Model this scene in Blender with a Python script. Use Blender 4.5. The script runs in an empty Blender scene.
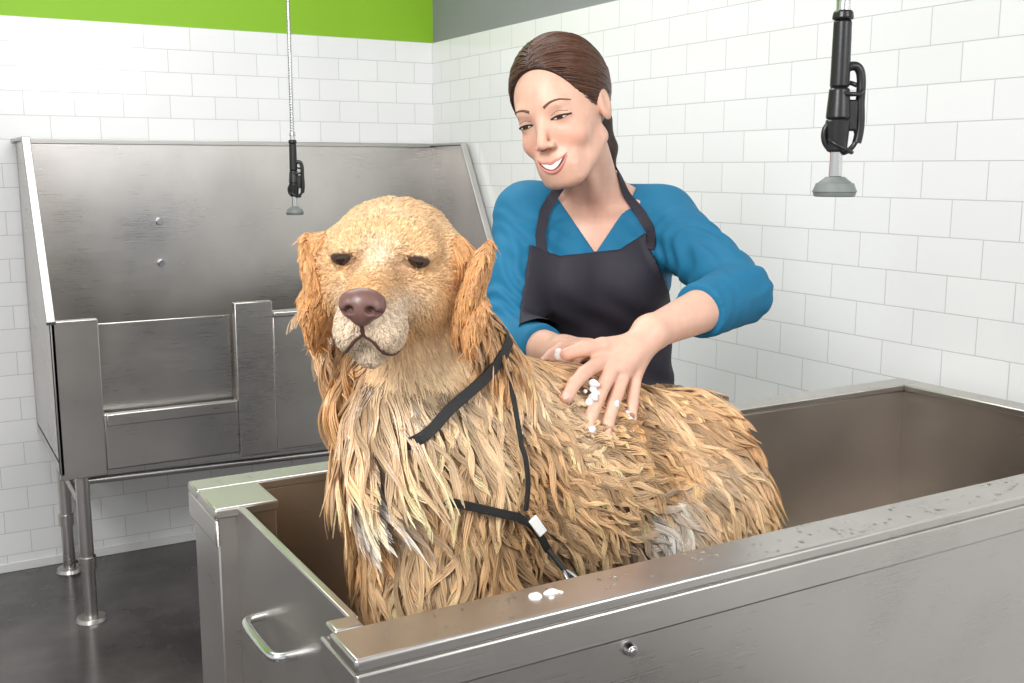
import bpy, math, bmesh, time
import numpy as np
from mathutils import Vector, Matrix
rng=np.random.default_rng(7)
SC=bpy.context.scene
SC.view_settings.view_transform='Standard'
def link(o,parent=None):
    SC.collection.objects.link(o)
    if parent: o.parent=parent
    return o
def empty(name,loc=(0,0,0)):
    e=bpy.data.objects.new(name,None); e.location=loc; link(e); return e
# ---------------- materials
def mat(name):
    m=bpy.data.materials.new(name); m.use_nodes=True
    nt=m.node_tree; b=nt.nodes['Principled BSDF']; return m,nt,b
def simple(name,col,rough=.5,metal=0,noise=0,scale=20,bump=0,coat=0,dist=.002,sss=0):
    m,nt,b=mat(name)
    b.inputs['Base Color'].default_value=(*col,1); b.inputs['Roughness'].default_value=rough; b.inputs['Metallic'].default_value=metal
    b.inputs['Coat Weight'].default_value=coat
    if sss:
        b.inputs['Subsurface Weight'].default_value=sss; b.inputs['Subsurface Radius'].default_value=(.012,.005,.003); b.inputs['Subsurface Scale'].default_value=1
    tc=nt.nodes.new('ShaderNodeTexCoord'); n=nt.nodes.new('ShaderNodeTexNoise'); n.inputs['Scale'].default_value=scale; n.inputs['Detail'].default_value=6
    nt.links.new(tc.outputs['Object'],n.inputs['Vector'])
    if noise:
        mx=nt.nodes.new('ShaderNodeMix'); mx.data_type='RGBA'
        mx.inputs[6].default_value=(*[c*(1-noise) for c in col],1); mx.inputs[7].default_value=(*[min(1,c*(1+noise)) for c in col],1)
        nt.links.new(n.outputs[0],mx.inputs[0]); nt.links.new(mx.outputs[2],b.inputs['Base Color'])
    if bump:
        bp=nt.nodes.new('ShaderNodeBump'); bp.inputs['Strength'].default_value=bump; bp.inputs['Distance'].default_value=dist
        nt.links.new(n.outputs[0],bp.inputs['Height']); nt.links.new(bp.outputs[0],b.inputs['Normal'])
    return m
def vcol_mat(name,rough=.5,sss=0,bump=0,scale=200,spec=.5,dist=.001):
    m,nt,b=mat(name); a=nt.nodes.new('ShaderNodeAttribute'); a.attribute_name='Col'
    nt.links.new(a.outputs['Color'],b.inputs['Base Color']); b.inputs['Roughness'].default_value=rough
    b.inputs['Specular IOR Level'].default_value=spec
    if sss:
        b.inputs['Subsurface Weight'].default_value=sss; b.inputs['Subsurface Radius'].default_value=(.012,.005,.003); b.inputs['Subsurface Scale'].default_value=1
    if bump:
        tc=nt.nodes.new('ShaderNodeTexCoord'); n=nt.nodes.new('ShaderNodeTexNoise'); n.inputs['Scale'].default_value=scale; n.inputs['Detail'].default_value=4
        nt.links.new(tc.outputs['Object'],n.inputs['Vector'])
        bp=nt.nodes.new('ShaderNodeBump'); bp.inputs['Strength'].default_value=bump; bp.inputs['Distance'].default_value=dist
        nt.links.new(n.outputs[0],bp.inputs['Height']); nt.links.new(bp.outputs[0],b.inputs['Normal'])
    return m
def tile_mat(name,axis):
    m,nt,b=mat(name)
    geo=nt.nodes.new('ShaderNodeNewGeometry'); sep=nt.nodes.new('ShaderNodeSeparateXYZ'); cmb=nt.nodes.new('ShaderNodeCombineXYZ')
    nt.links.new(geo.outputs['Position'],sep.inputs[0])
    add=nt.nodes.new('ShaderNodeMath'); add.operation='ADD'; add.inputs[1].default_value=.0762*30-1.81
    addx=nt.nodes.new('ShaderNodeMath'); addx.operation='ADD'; addx.inputs[1].default_value=.1524*30-(1.819 if axis=='X' else 3.75)
    nt.links.new(sep.outputs[axis],addx.inputs[0]); nt.links.new(sep.outputs['Z'],add.inputs[0])
    nt.links.new(addx.outputs[0],cmb.inputs[0]); nt.links.new(add.outputs[0],cmb.inputs[1])
    br=nt.nodes.new('ShaderNodeTexBrick'); nt.links.new(cmb.outputs[0],br.inputs['Vector'])
    br.inputs['Scale'].default_value=1; br.inputs['Brick Width'].default_value=.1524; br.inputs['Row Height'].default_value=.0762
    br.inputs['Mortar Size'].default_value=.0012; br.inputs['Mortar Smooth'].default_value=.3; br.inputs['Bias'].default_value=0
    br.inputs['Color1'].default_value=(.84,.84,.83,1); br.inputs['Color2'].default_value=(.81,.81,.805,1); br.inputs['Mortar'].default_value=(.57,.57,.56,1)
    nt.links.new(br.outputs['Color'],b.inputs['Base Color'])
    b.inputs['Roughness'].default_value=.14
    inv=nt.nodes.new('ShaderNodeMath'); inv.operation='SUBTRACT'; inv.inputs[0].default_value=1; nt.links.new(br.outputs['Fac'],inv.inputs[1])
    no=nt.nodes.new('ShaderNodeTexNoise'); no.inputs['Scale'].default_value=9; nt.links.new(geo.outputs['Position'],no.inputs['Vector'])
    ad=nt.nodes.new('ShaderNodeMath'); ad.operation='MULTIPLY_ADD'; ad.inputs[1].default_value=.8; nt.links.new(no.outputs[0],ad.inputs[0]); nt.links.new(inv.outputs[0],ad.inputs[2])
    bp=nt.nodes.new('ShaderNodeBump'); bp.inputs['Strength'].default_value=.5; bp.inputs['Distance'].default_value=.0015
    nt.links.new(ad.outputs[0],bp.inputs['Height']); nt.links.new(bp.outputs[0],b.inputs['Normal'])
    return m
def steel_mat(name,base=(.50,.48,.46),rough=.3,sc=(1,1,40),metal=1):
    m,nt,b=mat(name); b.inputs['Metallic'].default_value=metal
    tc=nt.nodes.new('ShaderNodeTexCoord'); mp=nt.nodes.new('ShaderNodeMapping'); mp.inputs['Scale'].default_value=sc
    nt.links.new(tc.outputs['Object'],mp.inputs[0])
    n=nt.nodes.new('ShaderNodeTexNoise'); n.inputs['Scale'].default_value=12; n.inputs['Detail'].default_value=8; nt.links.new(mp.outputs[0],n.inputs['Vector'])
    n2=nt.nodes.new('ShaderNodeTexNoise'); n2.inputs['Scale'].default_value=4; n2.inputs['Detail'].default_value=6; nt.links.new(tc.outputs['Object'],n2.inputs['Vector'])
    mx=nt.nodes.new('ShaderNodeMix'); mx.data_type='RGBA'; mx.inputs[6].default_value=(*[c*.72 for c in base],1); mx.inputs[7].default_value=(*[c*1.22 for c in base],1)
    nt.links.new(n2.outputs[0],mx.inputs[0]); nt.links.new(mx.outputs[2],b.inputs['Base Color'])
    mr=nt.nodes.new('ShaderNodeMapRange'); mr.inputs[3].default_value=rough-.14; mr.inputs[4].default_value=rough+.16
    ad=nt.nodes.new('ShaderNodeMath'); ad.operation='MULTIPLY_ADD'; ad.inputs[1].default_value=.5
    nt.links.new(n.outputs[0],ad.inputs[0]); 
    h=nt.nodes.new('ShaderNodeMath'); h.operation='MULTIPLY'; h.inputs[1].default_value=.5; nt.links.new(n2.outputs[0],h.inputs[0]); nt.links.new(h.outputs[0],ad.inputs[2])
    nt.links.new(ad.outputs[0],mr.inputs[0]); nt.links.new(mr.outputs[0],b.inputs['Roughness'])
    bp=nt.nodes.new('ShaderNodeBump'); bp.inputs['Strength'].default_value=.12; bp.inputs['Distance'].default_value=.001
    nt.links.new(n.outputs[0],bp.inputs['Height']); nt.links.new(bp.outputs[0],b.inputs['Normal'])
    return m
M_steel=steel_mat('brushed_steel',(.57,.545,.52),.29); M_steel_dark=steel_mat('brushed_steel_inner',(.62,.565,.51),.31,metal=.95)
M_tub=steel_mat('brushed_steel_tub',(.58,.55,.52),.30,metal=.97)
M_edge=steel_mat('steel_edge',(.50,.49,.47),.38,(1,1,1))
M_chrome=steel_mat('polished_steel',(.7,.7,.7),.18,(1,1,1))
M_black=simple('black_plastic',(.012,.012,.013),.3,bump=.1,scale=60)
M_rub=simple('grey_rubber',(.18,.2,.19),.45,noise=.2,scale=40)
M_green=simple('green_paint',(.235,.47,.012),.55,noise=.03,scale=3)
M_grey=simple('grey_paint',(.25,.26,.26),.55,noise=.03,scale=3)
M_white=simple('white_trim',(.75,.75,.73),.4,noise=.04)
M_ceil=simple('ceiling_paint',(.8,.8,.8),.8,noise=.02)
def floor_mat():
    m,nt,b=mat('stained_concrete')
    tc=nt.nodes.new('ShaderNodeTexCoord'); n=nt.nodes.new('ShaderNodeTexNoise'); n.inputs['Scale'].default_value=2.6; n.inputs['Detail'].default_value=9; n.inputs['Roughness'].default_value=.6
    nt.links.new(tc.outputs['Object'],n.inputs['Vector'])
    cr=nt.nodes.new('ShaderNodeValToRGB'); e=cr.color_ramp.elements
    e[0].position=.30; e[0].color=(.032,.029,.028,1); e[1].position=.72; e[1].color=(.12,.108,.104,1)
    nt.links.new(n.outputs[0],cr.inputs[0]); nt.links.new(cr.outputs[0],b.inputs['Base Color'])
    mr=nt.nodes.new('ShaderNodeMapRange'); mr.inputs[3].default_value=.06; mr.inputs[4].default_value=.34
    nt.links.new(n.outputs[0],mr.inputs[0]); nt.links.new(mr.outputs[0],b.inputs['Roughness'])
    return m
# ---------------- mesh helpers
def add_box(bm,x0,x1,y0,y1,z0,z1):
    r=bmesh.ops.create_cube(bm,size=1)
    for v in r['verts']:
        v.co=Vector(((x0+x1)/2+v.co.x*(x1-x0),(y0+y1)/2+v.co.y*(y1-y0),(z0+z1)/2+v.co.z*(z1-z0)))
def add_cyl(bm,p0,p1,r0,r1=None,seg=20):
    p0=Vector(p0);p1=Vector(p1);r1=r0 if r1 is None else r1
    d=p1-p0; L=d.length
    r=bmesh.ops.create_cone(bm,cap_ends=True,segments=seg,radius1=r0,radius2=r1,depth=L)
    M=Matrix.Translation((p0+p1)/2)@d.to_track_quat('Z','Y').to_matrix().to_4x4()
    bmesh.ops.transform(bm,matrix=M,verts=r['verts'])
def fin(bm,name,m,parent=None,bevel=0,smooth=False):
    me=bpy.data.meshes.new(name); bmesh.ops.recalc_face_normals(bm,faces=bm.faces[:]); bm.to_mesh(me); bm.free()
    me.materials.append(m); o=bpy.data.objects.new(name,me); link(o,parent)
    if bevel:
        b=o.modifiers.new('b','BEVEL'); b.width=bevel; b.segments=2; b.limit_method='ANGLE'
    if smooth or bevel:
        for p in me.polygons: p.use_smooth=True
        try: me.set_sharp_from_angle(angle=math.radians(40))
        except Exception: pass
    return o
def boxes(name,lst,m,parent=None,bevel=.002):
    bm=bmesh.new()
    for b in lst: add_box(bm,*b)
    return fin(bm,name,m,parent,bevel)
def curve(name,pts,r,m,parent=None,cyclic=False,kind='NURBS',radii=None):
    c=bpy.data.curves.new(name,'CURVE'); c.dimensions='3D'; s=c.splines.new(kind); s.points.add(len(pts)-1)
    for i,p in enumerate(pts):
        s.points[i].co=(float(p[0]),float(p[1]),float(p[2]),1)
        if radii: s.points[i].radius=radii[i]
    s.use_cyclic_u=cyclic
    if kind=='NURBS': s.use_endpoint_u=not cyclic; s.order_u=min(4,len(pts))
    c.bevel_depth=r; c.bevel_resolution=4; c.resolution_u=8; c.use_fill_caps=True
    c.materials.append(m); o=bpy.data.objects.new(name,c); link(o,parent); return o
# ---------------- room
XW=1.819; YW=3.75; ZT=1.81; ZC=2.75
boxes('floor',[(-2.6,XW+.1,-1.5,YW+.1,-.08,0)],floor_mat(),bevel=0)
boxes('wall_back',[(-2.6,XW+.1,YW+.008,YW+.12,0,ZC)],M_green,bevel=0)
boxes('wall_right',[(XW+.008,XW+.12,-1.5,YW+.008,0,ZC)],M_grey,bevel=0)
boxes('wall_back_tiles',[(-2.6,XW+.008,YW,YW+.01,.03,ZT)],tile_mat('subway_tile_x','X'),bevel=0)
boxes('wall_right_tiles',[(XW,XW+.01,-1.5,YW,.03,ZT)],tile_mat('subway_tile_y','Y'),bevel=0)
boxes('baseboard_back',[(-2.6,XW,YW-.006,YW+.008,0,.03)],M_white,bevel=.002)
boxes('baseboard_right',[(XW-.006,XW+.008,-1.5,YW,0,.03)],M_white,bevel=.002)
# ---------------- front tub
T=empty('dog_bath_tub')
RZ=.91
boxes('tub_rim',[(.316,1.772,.821,.888,RZ-.014,RZ),(.316,1.772,.821,.827,RZ-.05,RZ-.014),(.316,1.772,1.395,1.446,RZ-.014,RZ),(1.718,1.772,.888,1.395,RZ-.014,RZ),
  (.316,.40,1.30,1.395,RZ-.014,RZ),(.316,.322,1.30,1.446,RZ-.05,RZ-.014),(.316,.322,.821,.915,RZ-.05,RZ-.014),(.322,.352,.888,.915,RZ-.014,RZ)],M_tub,T,.003)
boxes('tub_front_panel',[(.33,1.765,.834,.842,.42,RZ-.014)],M_tub,T)
boxes('tub_inner_walls',[(.35,1.73,.878,.884,.52,RZ-.014),(.35,1.73,1.40,1.408,.52,RZ-.014),(1.725,1.733,.88,1.408,.52,RZ-.014),(.345,1.735,.88,1.41,.51,.522)],M_steel_dark,T)
boxes('tub_outer_back_panel',[(.33,1.765,1.428,1.436,.42,RZ-.014),(1.758,1.766,.84,1.43,.42,RZ-.014),(.33,1.765,.84,1.43,.42,.43)],M_tub,T)
boxes('corner_post_back',[(.322,.40,1.312,1.44,.42,RZ-.014)],M_tub,T)
boxes('corner_post_front',[(.322,.352,.826,.912,.42,RZ-.014)],M_tub,T)
boxes('gate_door',[(.346,.356,.912,1.312,.44,RZ-.002)],M_tub,T)
curve('gate_handle',[(.346,1.20,.80),(.326,1.20,.80),(.318,1.195,.80),(.318,1.14,.80),(.318,1.085,.80),(.326,1.08,.80),(.346,1.08,.80)],.0055,M_chrome,T)
bm=bmesh.new()
for x in(.40,1.68):
    for y in(.89,1.38):
        add_cyl(bm,(x,y,.0),(x,y,.43),.02); add_cyl(bm,(x,y,0),(x,y,.012),.045)
fin(bm,'tub_legs',M_steel,T,.001)
bm=bmesh.new(); add_cyl(bm,(.625,.834,.842),(.625,.826,.842),.008,.006); add_cyl(bm,(.625,.828,.842),(.625,.824,.842),.004)
fin(bm,'rim_bolt',M_chrome,T,.001)
# ---------------- back tub
B=empty('wall_bath_tub')
xl,xr,yf,yb=.338,1.80,3.15,3.735
def prism(name,x0,x1,prof,m,parent):
    bm=bmesh.new()
    a=[bm.verts.new((x0,y,z)) for y,z in prof]; b=[bm.verts.new((x1,y,z)) for y,z in prof]
    bm.faces.new(a); bm.faces.new(b[::-1]); n=len(prof)
    for i in range(n): bm.faces.new([a[i],b[i],b[(i+1)%n],a[(i+1)%n]])
    return fin(bm,name,m,parent,.002)
side=[(yb,.47),(yb,1.42),(3.45,1.42),(yf,.91),(yf,.47)]
prism('side_splash_near',xl,xl+.012,side,M_steel,B)
prism('side_splash_far',xr-.012,xr,side,M_steel,B)
prism('side_flange_near',xl-.010,xl+.014,[(yb,1.42),(yb,1.43),(3.443,1.43),(yf-.008,.915),(yf,.905),(3.452,1.42)],M_edge,B)
prism('side_flange_far',xr-.02,xr+.004,[(yb,1.42),(yb,1.43),(3.443,1.43),(yf-.008,.915),(yf,.905),(3.452,1.42)],M_edge,B)
boxes('back_splash',[(xl,xr,3.70,3.712,.5,1.42)],M_steel,B)
boxes('back_splash_cap',[(xl-.014,xr+.008,3.695,yb,1.415,1.43)],M_edge,B)
boxes('tub_basin',[(xl,xr,yf+.02,3.70,.50,.512)],M_steel_dark,B)
boxes('front_panels',[(xl,.464,yf,yf+.03,.455,.915),(.854,.972,yf,yf+.03,.455,.935),(.464,.854,yf+.004,yf+.026,.47,.635),(.972,xr,yf+.004,yf+.03,.46,.885)],M_steel,B,.003)
boxes('front_rim',[(.972,xr,yf-.012,yf+.05,.885,.90)],M_steel,B,.003)
boxes('gate_door',[(.464,.854,yf+.05,yf+.056,.47,.895)],M_steel,B,.003)
boxes('gate_sill',[(.470,.848,yf-.004,yf+.01,.60,.635)],M_steel,B,.003)
bm=bmesh.new()
for x in(.40,1.72):
    for y in(3.21,3.66):
        add_cyl(bm,(x,y,.0),(x,y,.47),.02); add_cyl(bm,(x,y,0),(x,y,.012),.045,.04); add_cyl(bm,(x,y,.16),(x,y,.20),.025,.025)
add_cyl(bm,(.40,3.21,.43),(1.72,3.21,.40),.011); add_cyl(bm,(.40,3.66,.34),(1.72,3.66,.34),.011); add_cyl(bm,(.40,3.21,.35),(.40,3.66,.35),.011)
fin(bm,'legs_and_braces',M_steel,B,.001)
bm=bmesh.new()
for x,z in((.76,1.16),(.76,1.02)):
    add_cyl(bm,(x,3.70,z),(x,3.69,z),.014,.011,8)
fin(bm,'splash_bolts',M_chrome,B,.001)
# ---------------- hanging sprayers
def sprayer(x,y,z0,rot):
    E=empty('shower_sprayer',(x,y,z0)); E.rotation_euler=(0,0,rot)
    bm=bmesh.new()
    add_cyl(bm,(0,0,0),(0,0,.006),.026,.028,28); add_cyl(bm,(0,0,.006),(0,0,.018),.029,.024,28); add_cyl(bm,(0,0,.018),(0,0,.026),.022,.012,28)
    fin(bm,'spray_nozzle',M_rub,E,.001,True)
    bm=bmesh.new(); add_cyl(bm,(0,0,.026),(0,0,.062),.0085,.008)
    add_cyl(bm,(0,0,.235),(0,0,.25),.009); add_cyl(bm,(0,0,.25),(0,0,.262),.011,.009)
    fin(bm,'spray_neck',M_chrome,E,.001,True)
    bm=bmesh.new()
    add_cyl(bm,(0,0,.058),(0,0,.10),.013,.016); add_cyl(bm,(0,0,.10),(0,0,.14),.016,.013);add_cyl(bm,(0,0,.14),(0,0,.225),.0125,.0115); add_cyl(bm,(0,0,.225),(0,0,.237),.014,.012)
    add_box(bm,.006,.024,-.007,.007,.085,.125)
    fin(bm,'valve_body',M_black,E,.003,True)
    curve('trigger_lever',[(.008,0,.165),(.022,0,.172),(.03,0,.155),(.026,0,.12),(.031,0,.09),(.026,0,.07)],.006,M_black,E)
    curve('holding_ring',[(.012,0,.052),(-.016,0,.062),(-.020,0,.085),(-.010,0,.10),(.02,0,.098),(.03,0,.075)],.0035,M_black,E,cyclic=True)
    curve('lever_clip',[(.0,.012,.150),(.020,.014,.148),(.034,0,.138),(.020,-.014,.130),(.0,-.012,.132),(-.014,0,.142)],.003,M_black,E,cyclic=True)
    curve('swivel_ring',[(-.012,.006,.078),(.0,.016,.070),(.018,.012,.060),(.022,-.006,.056),(.004,-.016,.062),(-.012,-.010,.072)],.003,M_black,E,cyclic=True)
    zt=ZC-z0
    bm=bmesh.new()
    add_cyl(bm,(0,0,.262),(0,0,zt),.0048,seg=12)
    fin(bm,'hose_core',M_chrome,E,0,True)
    hp=[]; turns=int((zt-.262)/.008)
    for i in range(turns*8+1):
        a=i/8*2*math.pi; hp.append((.0052*math.cos(a),.0052*math.sin(a),.262+i*.001))
    c=curve('hose_coil',hp,.0022,M_chrome,E,kind='POLY'); c.data.bevel_resolution=1
    bm=bmesh.new(); add_cyl(bm,(0,0,zt-.03),(0,0,zt),.03,.045,24); fin(bm,'ceiling_mount',M_chrome,E,.001,True)
    return E
sprayer(1.070,.998,1.302,math.radians(-30))
sprayer(1.10,3.29,1.19,math.radians(-30))
boxes('ceiling',[(-2.6,XW+.1,-1.5,YW+.1,ZC,ZC+.06)],M_ceil,bevel=0)

# =====================================================  SDF engine
f32=np.float32
def nrm(v): v=np.asarray(v,float); return v/np.linalg.norm(v)
def rc(a,b,r1,r2):
    a=np.array(a,f32);b=np.array(b,f32);ab=b-a;L2=float(ab@ab)
    def f(P):
        q=P-a; t=np.clip((q@ab)/L2,0,1)
        return np.linalg.norm(q-t[:,None]*ab,axis=1)-(r1+t*(r2-r1))
    return f
def el(c,r,R=None):
    c=np.array(c,f32); r=np.array(r,f32)
    def f(P):
        q=P-c
        if R is not None: q=q@R
        k0=np.linalg.norm(q/r,axis=1); k1=np.linalg.norm(q/(r*r),axis=1)+1e-6
        return k0*(k0-1)/k1
    return f
def cap(prim,p,n):
    p=np.array(p,f32);n=nrm(n).astype(f32)
    return lambda P: np.maximum(prim(P),(P-p)@n)
def tf(prim,C,R):   # R columns = local axes
    C=np.array(C,f32);R=np.array(R,f32)
    return lambda P: prim((P-C)@R)
class Fd:
    def __init__(s): s.ops=[]
    def u(s,prim,k=.02): s.ops.append((0,prim,k)); return s
    def sub(s,prim,k=.01): s.ops.append((1,prim,k)); return s
    def __call__(s,P):
        P=P.astype(f32); d=None
        for m,p,k in s.ops:
            e=p(P)
            if d is None: d=e; continue
            if m==0:
                h=np.clip(.5+.5*(e-d)/k,0,1); d=e*(1-h)+d*h-k*h*(1-h)
            else:
                h=np.clip(.5-.5*(d+e)/k,0,1); d=d*(1-h)+(-e)*h+k*h*(1-h)
        return d
def grad(fn,P,e=.0015):
    g=np.empty_like(P)
    for i in range(3):
        o=np.zeros(3,P.dtype); o[i]=e
        g[:,i]=fn(P+o)-fn(P-o)
    return g/(np.linalg.norm(g,axis=1,keepdims=True)+1e-9)
def snap(fn,P,off,it=6):
    P=np.array(P,float).copy()
    for _ in range(it):
        d=fn(P); P-=grad(fn,P)*(d-off)[:,None]
    return P
def mesh_field(fn,lo,hi,h):
    lo=np.array(lo,float);hi=np.array(hi,float)
    nb=np.ceil((hi-lo)/h/8).astype(int)+1; n=nb*8
    F=np.ones(n,f32)
    bi=np.stack(np.meshgrid(*[np.arange(k) for k in nb],indexing='ij'),-1).reshape(-1,3)
    cv=fn(lo+(bi*8+3.5)*h)
    act=np.abs(cv)<7*h*1.8+.008
    Fb=F.reshape(nb[0],8,nb[1],8,nb[2],8)
    sg=np.where(cv<0,-1,1).astype(f32)
    for b,sv in zip(bi[~act],sg[~act]):
        if sv<0: Fb[b[0],:,b[1],:,b[2],:]=-1
    off=np.stack(np.meshgrid(*[np.arange(8)]*3,indexing='ij'),-1).reshape(-1,3)
    ab=bi[act]
    for s in range(0,len(ab),800):
        bb=ab[s:s+800]
        idx=(bb[:,None,:]*8+off[None]).reshape(-1,3)
        F[idx[:,0],idx[:,1],idx[:,2]]=fn(lo+idx*h)
    cs=np.array(n)-1
    acc=[]; ids=[]; quads=[]
    for a in range(3):
        b=(a+1)%3;c=(a+2)%3
        s0=[slice(None)]*3;s1=[slice(None)]*3;s0[a]=slice(0,-1);s1[a]=slice(1,None)
        A=F[tuple(s0)];Bq=F[tuple(s1)]
        I=np.stack(np.nonzero((A<0)!=(Bq<0)),1)
        ok=(I[:,b]>0)&(I[:,c]>0)&(I[:,b]<n[b]-1)&(I[:,c]<n[c]-1); I=I[ok]
        va=A[I[:,0],I[:,1],I[:,2]];vb=Bq[I[:,0],I[:,1],I[:,2]]
        p=I.astype(float); p[:,a]+=va/(va-vb)
        eb=np.zeros(3,int);eb[b]=1;ec=np.zeros(3,int);ec[c]=1
        cells=[I-eb-ec,I-ec,I,I-eb]
        fl=[(q[:,0]*cs[1]+q[:,1])*cs[2]+q[:,2] for q in cells]
        for q in fl: ids.append(q); acc.append(p)
        Q=np.stack(fl,1); Q[va>=0]=Q[va>=0][:,::-1]; quads.append(Q)
    ids=np.concatenate(ids);acc=np.concatenate(acc);quads=np.concatenate(quads)
    uq,inv=np.unique(ids,return_inverse=True)
    cnt=np.bincount(inv)
    V=np.stack([np.bincount(inv,weights=acc[:,i])/cnt for i in range(3)],1)*h+lo
    return V,np.searchsorted(uq,quads)
def make_mesh(name,V,Q,m,parent,col=None,smooth=True):
    me=bpy.data.meshes.new(name); me.from_pydata(V.tolist(),[],Q.tolist())
    me.polygons.foreach_set('use_smooth',[smooth]*len(me.polygons))
    if col is not None:
        a=me.color_attributes.new('Col','FLOAT_COLOR','POINT')
        c=np.ones((len(V),4),f32);c[:,:3]=col; a.data.foreach_set('color',c.ravel())
    me.materials.append(m); o=bpy.data.objects.new(name,me); link(o,parent); return o
def hair(name,P,rad,col,m,parent):   # P (N,K,3) rad (K,) col (N,K,3)
    N,K,_=P.shape
    c=bpy.data.hair_curves.new(name); c.add_curves([K]*N)
    c.attributes['position'].data.foreach_set('vector',P.astype(f32).ravel())
    ra=c.attributes.get('radius') or c.attributes.new('radius','FLOAT','POINT')
    ra.data.foreach_set('value',np.broadcast_to(rad,(N,K)).astype(f32).ravel())
    ca=c.attributes.new('Col','FLOAT_COLOR','POINT')
    cc=np.ones((N,K,4),f32); cc[...,:3]=col; ca.data.foreach_set('color',cc.ravel())
    c.materials.append(m); o=bpy.data.objects.new(name,c); link(o,parent); return o
def sample(V,Q,N,wf=None):
    Tn=np.concatenate([Q[:,[0,1,2]],Q[:,[0,2,3]]])
    a,b,c=V[Tn[:,0]],V[Tn[:,1]],V[Tn[:,2]]
    cr=np.cross(b-a,c-a); ar=np.linalg.norm(cr,axis=1)
    w=ar.copy()
    if wf is not None: w*=wf((a+b+c)/3)
    i=rng.choice(len(Tn),N,p=w/w.sum())
    u=rng.random((N,1));v=rng.random((N,1)); s=u+v>1; u=np.where(s,1-u,u); v=np.where(s,1-v,v)
    return a[i]+u*(b-a)[i]+v*(c-a)[i]
def unit(v): return v/(np.linalg.norm(v,axis=-1,keepdims=True)+1e-9)
def catmull(pts,n=8,cyc=False):
    p=np.array(pts,float); out=[]; N=len(p)
    for i in range(N if cyc else N-1):
        g=lambda k:p[k%N] if cyc else p[min(max(k,0),N-1)]
        p0,p1,p2,p3=g(i-1),g(i),g(i+1),g(i+2)
        for t in np.linspace(0,1,n,endpoint=False):
            out.append(.5*((2*p1)+(-p0+p2)*t+(2*p0-5*p1+4*p2-p3)*t*t+(-p0+3*p1-3*p2+p3)*t**3))
    if not cyc: out.append(p[-1])
    return np.array(out)
def ribbon(name,pts,fn,off,width,thick,m,parent,cyc=False):
    P=catmull(pts,8,cyc); P=snap(fn,P,off)
    G=grad(fn,P); n=len(P)
    Tg=unit(np.roll(P,-1,0)-np.roll(P,1,0)) if cyc else unit(np.gradient(P,axis=0))
    S=unit(np.cross(Tg,G)); w=width/2;t=thick/2
    R=np.stack([P+S*w+G*t,P-S*w+G*t,P-S*w-G*t,P+S*w-G*t],1).reshape(-1,3)
    Q=[]
    for i in range(n if cyc else n-1):
        j=(i+1)%n
        for k in range(4): Q.append([i*4+k,i*4+(k+1)%4,j*4+(k+1)%4,j*4+k])
    if not cyc: Q+= [[0,3,2,1],[(n-1)*4+k for k in range(4)]]
    bm=bmesh.new(); vs=[bm.verts.new(x) for x in R]
    for q in Q: bm.faces.new([vs[k] for k in q])
    return fin(bm,name,m,parent,.0006,True),P
Rv=np.array([.8653,-.5013,0]);Fv=np.array([.5013,.8653,0]);Zv=np.array([0,0,1.])
RFZ=np.stack([Rv,Fv,Zv])      # rows
def W(P): return np.asarray(P,float)@RFZ
def frame(yaw,pitch,roll):
    y,p,r=[math.radians(a) for a in (yaw,pitch,roll)]
    fw=np.array([-math.sin(y)*math.cos(p),-math.cos(y)*math.cos(p),-math.sin(p)])
    x=nrm(np.cross(fw,[0,0,1])); up=np.cross(x,fw)
    up2=math.cos(r)*up+math.sin(r)*x; x2=np.cross(fw,up2)
    return np.stack([x2,fw,up2],1)   # columns local x,y,z
def vnoise(P,s,seed=0):
    q=P*s+seed*1.7
    return (np.sin(q[...,0]*1.3+np.sin(q[...,1]*1.9+seed))+np.sin(q[...,1]*1.7+np.sin(q[...,2]*1.5+2*seed))+np.sin(q[...,2]*1.4+np.sin(q[...,0]*2.1)))/3

# =====================================================  DOG (world coordinates)
DOG=empty('golden_retriever')
Y0=1.16
HC=W([-.137,1.16,1.241]); Rl=frame(4,2,-2); HR=RFZ.T@Rl   # world axes columns
D=Fd()
D.u(el((.70,Y0,.93),(.21,.110,.148)),.02)
D.u(el((.59,Y0,.93),(.12,.105,.15)),.05)
D.u(rc((.70,Y0,.965),(.925,Y0,.925),.10,.09),.05)
D.u(el((.86,Y0,.86),(.10,.085,.07)),.04)
D.u(el((.958,Y0,.895),(.092,.10,.12)),.05)
D.u(el((.545,Y0-.03,.90),(.085,.092,.15)),.05)
D.u(el((.500,Y0-.045,1.02),(.074,.077,.075)),.05)
for sgn in(-1,1):
    y=lambda o:Y0+sgn*o
    D.u(rc((.963,y(.055),.88),(.925,y(.07),.76),.075,.052),.04)
    D.u(rc((.925,y(.07),.76),(1.030,y(.07),.66),.047,.03),.03)
    D.u(rc((1.030,y(.07),.66),(1.015,y(.07),.56),.026,.022),.02)
    D.u(el((.995,y(.07),.543),(.046,.03,.021)),.015)
    D.u(rc((.57,y(.055),.93),(.61,y(.065),.76),.072,.043),.04)
    D.u(rc((.61,y(.065),.76),(.585,y(.065),.62),.038,.028),.03)
    D.u(rc((.585,y(.065),.62),(.58,y(.065),.56),.027,.024),.02)
    D.u(el((.56,y(.065),.543),(.046,.032,.021)),.015)
    for dx in(-.03,-.012,.012,.03):
        D.u(el((.522,y(.065)+dx*.75,.538),(.016,.009,.013)),.006)
        D.u(el((.958,y(.07)+dx*.75,.538),(.016,.009,.013)),.006)
tail=[(1.02,Y0+.02,.955),(1.06,Y0+.045,.90),(1.07,Y0+.06,.80),(1.065,Y0+.07,.68)]
for a,b,r1,r2 in zip(tail[:-1],tail[1:],(.030,.022,.018),(.022,.018,.010)): D.u(rc(a,b,r1,r2),.02)
D.u(rc(HC+HR@np.array([0,-.06,-.03]),(.585,Y0-.015,1.015),.068,.108),.05)
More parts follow.
